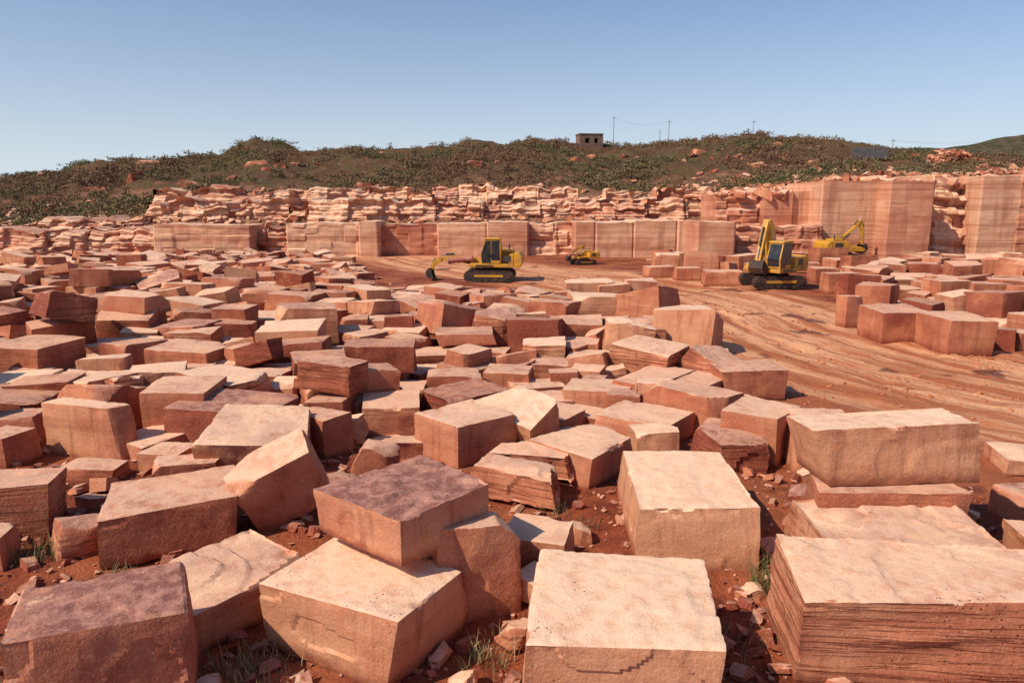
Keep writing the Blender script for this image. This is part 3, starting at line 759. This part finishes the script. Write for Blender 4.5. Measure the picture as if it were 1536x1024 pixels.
acc = Acc()
def tuft(cx, cy, n, rad, hh, tone):
    for i in range(n):
        a = r.uniform(0, 6.3); q = rad*math.sqrt(r.rand()); x = cx+q*math.cos(a); y = cy+q*math.sin(a); z = gz1(cx, cy) - .03
        h = hh*r.uniform(.4,1.1); ln = np.array([r.randn()*.25*h, r.randn()*.25*h]); wd = .004+.004*r.rand(); b = r.uniform(0,3.14)
        w = np.array([math.cos(b)*wd, math.sin(b)*wd, 0])
        p0 = np.array([x,y,z]); p1 = p0+[ln[0]*.4, ln[1]*.4, h*.6]; p2 = p0+[ln[0]*1.2, ln[1]*1.2, h]
        V = np.array([p0-w, p0+w, p1+w*.8, p1-w*.8, p2+w*.15, p2-w*.15]); acc.add(V, np.array([[0,1,2,3],[3,2,4,5]]), tone+r.uniform(-.2,.2))
for (u, v, n, rad, hh, tn) in [(20,1000,170,.45,.35,.8),(60,835,160,.35,.35,.3),(345,1000,90,.3,.3,.7),(385,1000,90,.3,.3,.7),(1150,880,120,.25,.4,.3),(1150,845,60,.2,.3,.3),(740,975,90,.3,.28,.7),(1110,960,70,.3,.25,.7),
                               (830,775,60,.3,.22,.5),(400,1015,60,.4,.2,.7),(720,690,40,.3,.2,.5),(1100,1005,40,.3,.2,.6),(180,870,90,.2,.3,.5),(720,1000,50,.3,.2,.5),(1010,700,40,.3,.2,.4),(25,420,90,1.2,.6,.5),(560,690,40,.4,.2,.6),(880,790,60,.3,.2,.4)]:
    x, y = at_z(u, v, 0); tuft(x, y, n, rad, hh, tn)
m = NT("dry_grass"); t = m.attr('tone')
c = m.mix(m.ramp(t, .1, .9), (.08, .11, .03), (.34, .23, .12)); m.link(c, m.b.inputs['Base Color']); m.b.inputs['Roughness'].default_value = .8
add_obj("grass", acc.mesh("grass"), m.mat, kind="stuff", label="sparse dry grass tufts growing between the blocks", category="grass")

# ------------------------------------------------------------------ machines
M_YEL = simple("yellow_paint", (.58,.28,.015), .5, 0, .6)
M_DRK = simple("track_steel", (.035,.03,.028), .7, .3, .8, (.16,.06,.035), 4)
M_GLS = simple("cab_glass", (.012,.016,.02), .2, 0, .15)
M_BLK = simple("black_panel", (.025,.025,.025), .5, 0, .3)
M_CHR = simple("cylinder_rod", (.45,.42,.4), .35, .9, .3)
M_RED = simple("dusty_sleeve", (.36,.10,.07), .7, 0, .5, (.5,.32,.25), 1.2)
def bx(bm, c, s, ry=0, rz=0):
    bmesh.ops.create_cube(bm, size=1, matrix=Matrix.Translation(c) @ Euler((0,ry,rz)).to_matrix().to_4x4() @ Matrix.Diagonal((*s,1)))
def cyl(bm, p, q, rd, seg=14):
    p, q = Vector(p), Vector(q); dv = q - p
    bmesh.ops.create_cone(bm, cap_ends=True, segments=seg, radius1=rd, radius2=rd, depth=dv.length,
        matrix=Matrix.Translation((p+q)/2) @ dv.to_track_quat('Z','Y').to_matrix().to_4x4())
def prism(bm, pts, y0, y1):
    a = [bm.verts.new((x, y0, z)) for x, z in pts]; b = [bm.verts.new((x, y1, z)) for x, z in pts]
    n = len(pts); bm.faces.new(a); bm.faces.new(b[::-1])
    for i in range(n): bm.faces.new((a[i], b[i], b[(i+1)%n], a[(i+1)%n]))
def beam(bm, pts, hs, w, yc=0.0):
    up, lo = [], []
    for i, (x, z) in enumerate(pts):
        a = Vector(pts[max(i-1,0)]); b = Vector(pts[min(i+1,len(pts)-1)]); t = (b-a).normalized(); n = Vector((-t.y, t.x))
        up.append((x+n.x*hs[i]/2, z+n.y*hs[i]/2)); lo.append((x-n.x*hs[i]/2, z-n.y*hs[i]/2))
    prism(bm, up + lo[::-1], yc-w/2, yc+w/2)
def part(name, parent, mat, fn, bevel=.02, **props):
    bm = bmesh.new(); fn(bm); bmesh.ops.recalc_face_normals(bm, faces=bm.faces)
    me = bpy.data.meshes.new(name); bm.to_mesh(me); bm.free()
    ob = add_obj(name, me, mat, parent)
    for k, v in props.items(): ob[k] = v
    if bevel:
        md = ob.modifiers.new("bevel", 'BEVEL'); md.width = bevel; md.segments = 2; md.limit_method = 'ANGLE'
    return ob
def excavator(loc, heading, label, boom, stick, cabx=0.0, scale=1.0, swing=0.0, bucket_ang=0.0, sleeve=False, cab=True, bwid=.34, bh=.5, bk_s=1.0):
    root = add_obj("excavator", None, loc=loc, rot=(0,0,math.radians(heading)), label=label, category="excavator", group="yellow tracked excavators in the quarry")
    root.scale = (scale,)*3
    sw = math.radians(-swing)
    for sy in (-1, 1):
        def tr(bm, sy=sy):
            n = 12; pts = []
            for i in range(n+1): a = math.pi/2 + math.pi*i/n; pts.append((-1.35+.36*math.cos(a), .38+.36*math.sin(a)))
            for i in range(n+1): a = -math.pi/2 + math.pi*i/n; pts.append((1.35+.36*math.cos(a), .38+.36*math.sin(a)))
            prism(bm, pts, sy*1.08-.25, sy*1.08+.25)
            for i in range(18):
                x = -1.4 + i*2.8/17
                bx(bm, (x, sy*1.08, .76), (.09,.54,.05)); bx(bm, (x, sy*1.08, .0), (.09,.54,.05))
            for i in range(7):
                for sx in (-1, 1):
                    a = math.pi*(i+.5)/7 - math.pi/2
                    bx(bm, (sx*(1.35+.39*math.cos(a)), sy*1.08, .38+.39*math.sin(a)), (.05,.54,.09), ry=-a*sx)
        t = part("track", root, M_DRK, tr, .01); t.rotation_euler = (0,0,sw)
        for i in range(5):
            x = -1.1 + i*.55; part("roller", t, M_DRK, lambda bm: cyl(bm, (x, sy*1.34, .22), (x, sy*1.36, .22), .11), 0)
        part("track_frame", t, M_YEL, lambda bm: bx(bm, (0, sy*1.35, .42), (2.0,.03,.16)), 0)
        part("sprocket", t, M_DRK, lambda bm: cyl(bm, (-1.35, sy*1.34, .38), (-1.35, sy*1.37, .38), .2), 0)
        part("idler", t, M_DRK, lambda bm: cyl(bm, (1.35, sy*1.34, .38), (1.35, sy*1.37, .38), .2), 0)
    def uc(bm):
        bx(bm, (0,0,.5), (1.9,1.6,.34)); cyl(bm, (0,0,.66), (0,0,1.02), .62, 24)
    u = part("undercarriage", root, M_DRK, uc, .02); u.rotation_euler = (0,0,sw)
    part("body", root, M_YEL, lambda bm: (prism(bm, [(-1.75,1.0),(1.45,1.0),(1.5,1.22),(1.1,1.45),(.1,1.5),(-.15,1.95),(-1.75,1.98)], -1.25, .22), prism(bm, [(-1.75,1.0),(1.35,1.0),(1.35,1.25),(-1.75,1.25)], .22, 1.25),
                                          prism(bm, [(-1.75,1.25),(-.55+min(cabx,0),1.25),(-.6+min(cabx,0),1.9),(-1.75,1.96)], .22, 1.25)), .04)
    part("counterweight", root, M_YEL, lambda bm: prism(bm, [(-1.77,.98),(-1.77,2.02),(-2.1,1.98),(-2.32,1.75),(-2.36,1.3),(-2.2,1.0)], -1.28, 1.28), .08)
    part("engine_cover", root, M_YEL, lambda bm: (bx(bm, (-1.1,-.3,2.06), (.95,1.3,.18))), .03)
    part("exhaust_pipe", root, M_BLK, lambda bm: cyl(bm, (-1.3,-.6,2.1), (-1.3,-.6,2.5), .05), 0)
    part("grille", root, M_BLK, lambda bm: bx(bm, (-1.15,-1.262,1.6), (.8,.02,.4)), 0)
    part("grille", root, M_BLK, lambda bm: bx(bm, (-1.25,1.262,1.6), (.55,.02,.4)), 0)
    part("side_stripe", root, M_BLK, lambda bm: bx(bm, (.3,1.262,1.12), (1.2,.02,.1)), 0)
    part("handrail", root, M_BLK, lambda bm: [cyl(bm, a, b, .018, 6) for a, b in (((-.3,-1.2,1.95),(-.3,-1.2,2.35)),((-1.6,-1.2,1.98),(-1.6,-1.2,2.35)),((-.3,-1.2,2.35),(-1.6,-1.2,2.35)))], 0)
    if cab:
        c0 = cabx
        def cb(bm):
            prism(bm, [(c0+0,1.27),(c0+1.35,1.27),(c0+1.42,1.9),(c0+1.1,2.88),(c0+.1,2.92),(c0-.02,2.5)], .3, 1.26)
            prism(bm, [(c0+-.06,2.92),(c0+1.2,2.90),(c0+1.12,3.0),(c0+.05,3.02)], .26, 1.30)
        cabo = part("cab", root, M_YEL, cb, .04)
        for yy in (.285, 1.262):
            part("window", cabo, M_GLS, lambda bm: prism(bm, [(c0+.06,1.5),(c0+.65,1.5),(c0+.65,2.84),(c0+.12,2.86)], yy, yy+.012), 0)
            part("window", cabo, M_GLS, lambda bm: prism(bm, [(c0+.70,1.34),(c0+1.31,1.34),(c0+1.37,1.92),(c0+1.07,2.82),(c0+.70,2.84)], yy, yy+.012), 0)
        def fw(bm):
            a = Vector((c0+1.42,0,1.9)); b = Vector((c0+1.1,0,2.88)); n = Vector((.94,0,.34))*.012
            L = [(a.lerp(b,.93)+n, .93), (a+n, 0), (Vector((c0+1.37,0,1.42))+n, 0)]
            A = [bm.verts.new((p.x,.38,p.z)) for p, _ in L]; B = [bm.verts.new((p.x,1.18,p.z)) for p, _ in L]
            for i in range(2): bm.faces.new((A[i],A[i+1],B[i+1],B[i]))
        part("windscreen", cabo, M_GLS, fw, 0)
        part("door_handle", cabo, M_BLK, lambda bm: bx(bm, (c0+.67,1.28,1.8), (.03,.03,.2)), 0)
    nb = len(boom)
    part("boom", root, M_YEL, lambda bm: (beam(bm, boom, [.36]+[bh]*(nb-2)+[.28], bwid, -.05)), .03)
    part("stick", root, M_YEL, lambda bm: (beam(bm, stick, [.36]+[.3]*(len(stick)-2)+[.2], bwid*.75, -.05), cyl(bm, (stick[0][0],-.3,stick[0][1]), (stick[0][0],.2,stick[0][1]), .1)), .02)
    mid = boom[len(boom)//2]
    segs = [(Vector((boom[0][0]+.45, yy, boom[0][1]-.25)), Vector((mid[0], yy, mid[1]))) for yy in (-.32, .22)]
    segs.append((Vector((mid[0]-.05, -.05, mid[1]+.34)), Vector((stick[0][0]+.05, -.05, stick[0][1]+.28))))
    segs.append((Vector((stick[0][0], -.05, stick[0][1]+.05)).lerp(Vector((stick[-1][0],-.05,stick[-1][1])), .2) + Vector((.26,0,.1)), Vector((stick[-1][0]+.15,-.05,stick[-1][1]+.25))))
    for a, b in segs:
        hc = part("hydraulic_cylinder", root, M_BLK, lambda bm: cyl(bm, a, a.lerp(b,.62), .07), 0)
        part("piston_rod", hc, M_CHR, lambda bm: cyl(bm, a.lerp(b,.62), b, .038), 0)
    ex, ez = stick[-1]; ba = bucket_ang
    def bk(bm):
        ca, sa = math.cos(ba)*bk_s, math.sin(ba)*bk_s
        pts = [(0,.12),(.25,.05),(.42,-.3),(.30,-.68),(-.05,-.85),(-.5,-.75),(-.45,-.68),(-.08,-.72),(.18,-.58),(.28,-.28),(.16,-.05),(-.12,-.08)]
        P = [(ex + x*ca - z*sa, ez + x*sa + z*ca) for x, z in pts]
        prism(bm, P, -.5, .42)
        for yy in (-.53, .42):
            full = [(0,.12),(.25,.05),(.42,-.3),(.30,-.68),(-.05,-.85),(-.5,-.75),(-.12,-.08)]
            prism(bm, [(ex + x*ca - z*sa, ez + x*sa + z*ca) for x, z in full], yy, yy+.03)
        for i in range(5):
            yy = -.45 + i*.2
            a, b = (-.5,-.75), (-.68,-.68)
            A = (ex + a[0]*ca - a[1]*sa, ez + a[0]*sa + a[1]*ca); B = (ex + b[0]*ca - b[1]*sa, ez + b[0]*sa + b[1]*ca)
            beam(bm, [A, B], [.07,.03], .08, yy)
    part("bucket", root, M_DRK, bk, .01)
    if sleeve:
        s0 = boom[0]
        a = Vector((s0[0]+.6, .45, s0[1]+.2)); b = Vector((s0[0]+2.3, .45, s0[1]+.05))
        part("drill_sleeve", root, M_RED, lambda bm: (cyl(bm, a, b, .2, 16), cyl(bm, a.lerp(b,.97), b+(b-a)*.02, .24, 16), cyl(bm, a-(b-a)*.02, a.lerp(b,.03), .24, 16)), .01)
    return root
x, y = at_z(735, 422, 0)
excavator((x, y+1.0, gz1(x,y)+.05), 176, "yellow tracked excavator with its arm stretched low in front", [(.6,1.35),(1.6,1.5),(2.6,1.5),(3.5,1.5)], [(3.5,1.5),(4.1,1.1),(4.2,.75)], cabx=-.85, sleeve=True, bucket_ang=0.3, bh=.36, scale=.9, bk_s=.75, bwid=.42)
x, y = at_z(876, 398, 0)
excavator((x, y+.8, gz1(x,y)), 200, "small yellow excavator with folded boom on the quarry floor", [(.4,1.5),(-.2,2.3),(.2,2.8)], [(.2,2.8),(1.0,2.4),(2.4,1.4)], scale=.5, sleeve=True, bucket_ang=.3, cab=False, bh=.36)
x, y = at_z(1168, 436, 0)
excavator((x, y+1.2, gz1(x,y)+.05), 222, "yellow tracked excavator with boom raised and stick hanging down", [(.4,1.5),(.4,2.7),(.55,3.6),(.95,4.25)], [(.95,4.25),(1.35,3.2),(1.8,1.7)], swing=35, bucket_ang=-.2, scale=.88, bwid=.5, bh=.62)
x, y = at_z(1272, 394, 0)
excavator((x, y+1.2, gz1(x,y)), 8, "yellow excavator with arched boom parked by the quarry face", [(-1.0,2.0),(.0,2.3),(1.0,3.1),(1.5,3.8)], [(1.5,3.8),(1.8,2.8),(1.9,1.6)], cab=False, bucket_ang=-.2, scale=.88, bwid=.28, bh=.32)

# ------------------------------------------------------------------ hut, container, poles
M_WALL = simple("weathered_masonry", (.15,.085,.06), .9, 0, .7, (.25,.14,.10), 1.5)
M_GREY = simple("grey_sheet", (.06,.065,.07), .6, 0, .4)
M_POLE = simple("pole_wood", (.20,.17,.15), .8, 0, .4)
Y = 147; x, _ = at_y(884, 205, Y); z = hz1(x, Y) - .3
H = 2.8
hut = add_obj("stone_hut", None, loc=(x, Y, z), rot=(0,0,.15), label="small dark stone hut with flat roof on the hill crest", category="hut")
def hw(bm):
    bx(bm, (-1.75,-1.5,H/2), (1.1,.3,H)); bx(bm, (.1,-1.5,H/2), (1.0,.3,H)); bx(bm, (1.8,-1.5,H/2), (1.0,.3,H))
    bx(bm, (-.8,-1.5,H-.35), (.8,.296,.7)); bx(bm, (.95,-1.5,H-.35), (.7,.296,.7)); bx(bm, (-.8,-1.5,.6), (.8,.296,1.2)); bx(bm, (.95,-1.5,.6), (.7,.296,1.2))
    bx(bm, (0,1.5,H/2), (4.6,.3,H)); bx(bm, (-2.15,0,H/2), (.3,2.7,H)); bx(bm, (2.15,0,H/2), (.3,2.7,H))
part("wall", hut, M_WALL, hw, .03)
part("roof", hut, M_WALL, lambda bm: bx(bm, (0,0,H+.1), (4.8,3.5,.2)), .03)
part("annex", hut, M_WALL, lambda bm: bx(bm, (-3.4,0,.6), (2.0,2.4,1.2)), .04)
Y = 105; x, _ = at_y(1304, 238, Y); z = hz1(x, Y); _, zt = at_y(1304, 223, Y); H2 = max(1.6, min(2.8, zt - z))
shd = add_obj("storage_container", None, loc=(x, Y, z+.1), rot=(0,0,-.35), label="dark grey metal storage container on the slope", category="container")
part("shell", shd, M_GREY, lambda bm: (bx(bm, (0,0,H2/2), (4.6,2.2,H2)), [bx(bm, (-2.2+i*.2,-1.12,H2/2), (.08,.05,H2-.2)) for i in range(23)]), .01)
part("door", shd, M_BLK, lambda bm: (bx(bm, (2.32,0,H2/2), (.04,1.9,H2-.2))), .01)
def pole(u, vt, Y, arm=True):
    x, zt = at_y(u, vt, Y); z = hz1(x, Y) - .3
    p = add_obj("utility_pole", None, loc=(x, Y, z), label="thin utility pole on the hill crest", category="utility pole", group="utility poles along the ridge")
    part("pole", p, M_POLE, lambda bm: cyl(bm, (0,0,0), (0,0,zt-z), .055, 8), 0)
    if arm: part("crossarm", p, M_POLE, lambda bm: bx(bm, (0,0,zt-z-.4), (.9,.06,.07)), 0)
    return Vector((x, Y, zt - .3))
P1 = pole(921, 174, 150); P2 = pole(1004, 180, 152); P3 = pole(990, 194, 149, False); P4 = pole(1131, 180, 156)
P5 = pole(1340, 208, 128); P6 = pole(1600, 200, 122)
def wire(a, b, sag, rd=.012):
    def fn(bm):
        n = 14; pts = [a.lerp(b, i/n) - Vector((0,0,sag*4*(i/n)*(1-i/n))) for i in range(n+1)]
        rings = [[bm.verts.new(p + Vector((0, rd*math.cos(q*2.094), rd*math.sin(q*2.094)))) for q in range(3)] for p in pts]
        for i in range(n):
            for q in range(3): bm.faces.new((rings[i][q], rings[i+1][q], rings[i+1][(q+1)%3], rings[i][(q+1)%3]))
    ob = part("power_line", None, M_BLK, fn, 0)
    ob["label"] = "thin sagging power line strung between poles"; ob["category"] = "power line"; ob["group"] = "power lines between poles"
wire(P1, P2, 1.0); wire(P5, P6, .8)

# ------------------------------------------------------------------ light, sky, camera
S = Vector((-.60, -.34, .68)).normalized()
el = math.asin(S.z); az = math.atan2(S.x, S.y)
w = bpy.data.worlds.new("World"); scene.world = w; w.use_nodes = True
nt = w.node_tree; nt.nodes.clear()
o = nt.nodes.new('ShaderNodeOutputWorld'); bg = nt.nodes.new('ShaderNodeBackground'); sk = nt.nodes.new('ShaderNodeTexSky')
sk.sky_type = 'NISHITA'; sk.sun_disc = False; sk.sun_elevation = el; sk.sun_rotation = az; sk.altitude = 100; sk.air_density = 1.0; sk.dust_density = 1.3; sk.ozone_density = 4.0
tc = nt.nodes.new('ShaderNodeTexCoord'); sp = nt.nodes.new('ShaderNodeSeparateXYZ'); nt.links.new(tc.outputs['Generated'], sp.inputs[0])
mr = nt.nodes.new('ShaderNodeMath'); mr.operation = 'MAXIMUM'; nt.links.new(sp.outputs[2], mr.inputs[0]); mr.inputs[1].default_value = 0
m1 = nt.nodes.new('ShaderNodeMath'); m1.operation = 'MULTIPLY'; nt.links.new(mr.outputs[0], m1.inputs[0]); m1.inputs[1].default_value = -7.5
m2 = nt.nodes.new('ShaderNodeMath'); m2.operation = 'EXPONENT'; nt.links.new(m1.outputs[0], m2.inputs[0])
m3 = nt.nodes.new('ShaderNodeMath'); m3.operation = 'MULTIPLY'; nt.links.new(m2.outputs[0], m3.inputs[0]); m3.inputs[1].default_value = .97
tint = nt.nodes.new('ShaderNodeMix'); tint.data_type = 'RGBA'; tint.blend_type = 'MULTIPLY'; tint.inputs[0].default_value = 1.0; nt.links.new(sk.outputs[0], tint.inputs[6]); tint.inputs[7].default_value = (.94, 1.0, 1.14, 1)
mx = nt.nodes.new('ShaderNodeMix'); mx.data_type = 'RGBA'; nt.links.new(m3.outputs[0], mx.inputs[0]); nt.links.new(tint.outputs[2], mx.inputs[6]); mx.inputs[7].default_value = (7.2, 8.1, 8.9, 1)
nt.links.new(mx.outputs[2], bg.inputs[0]); bg.inputs[1].default_value = .105; nt.links.new(bg.outputs[0], o.inputs[0])
sl = bpy.data.lights.new("sun", 'SUN'); sl.energy = 5.0; sl.angle = math.radians(.5); sl.color = (1.0, .88, .69)
so = bpy.data.objects.new("sun", sl); col.objects.link(so); so.rotation_euler = S.to_track_quat('Z', 'Y').to_euler(); so.location = (-40, -30, 60)
cd = bpy.data.cameras.new("camera"); co = bpy.data.objects.new("camera", cd); col.objects.link(co)
cd.sensor_width = 36; cd.lens = FPX / 1536 * 36; cd.clip_end = 6000; cd.clip_start = .1
co.location = (0, 0, CH); co.rotation_euler = (math.pi/2 - TH, 0, 0)
scene.camera = co
scene.view_settings.view_transform = 'Standard'; scene.view_settings.look = 'None'; scene.view_settings.exposure = 0; scene.view_settings.gamma = 1
print("blocks", count, len(fill))
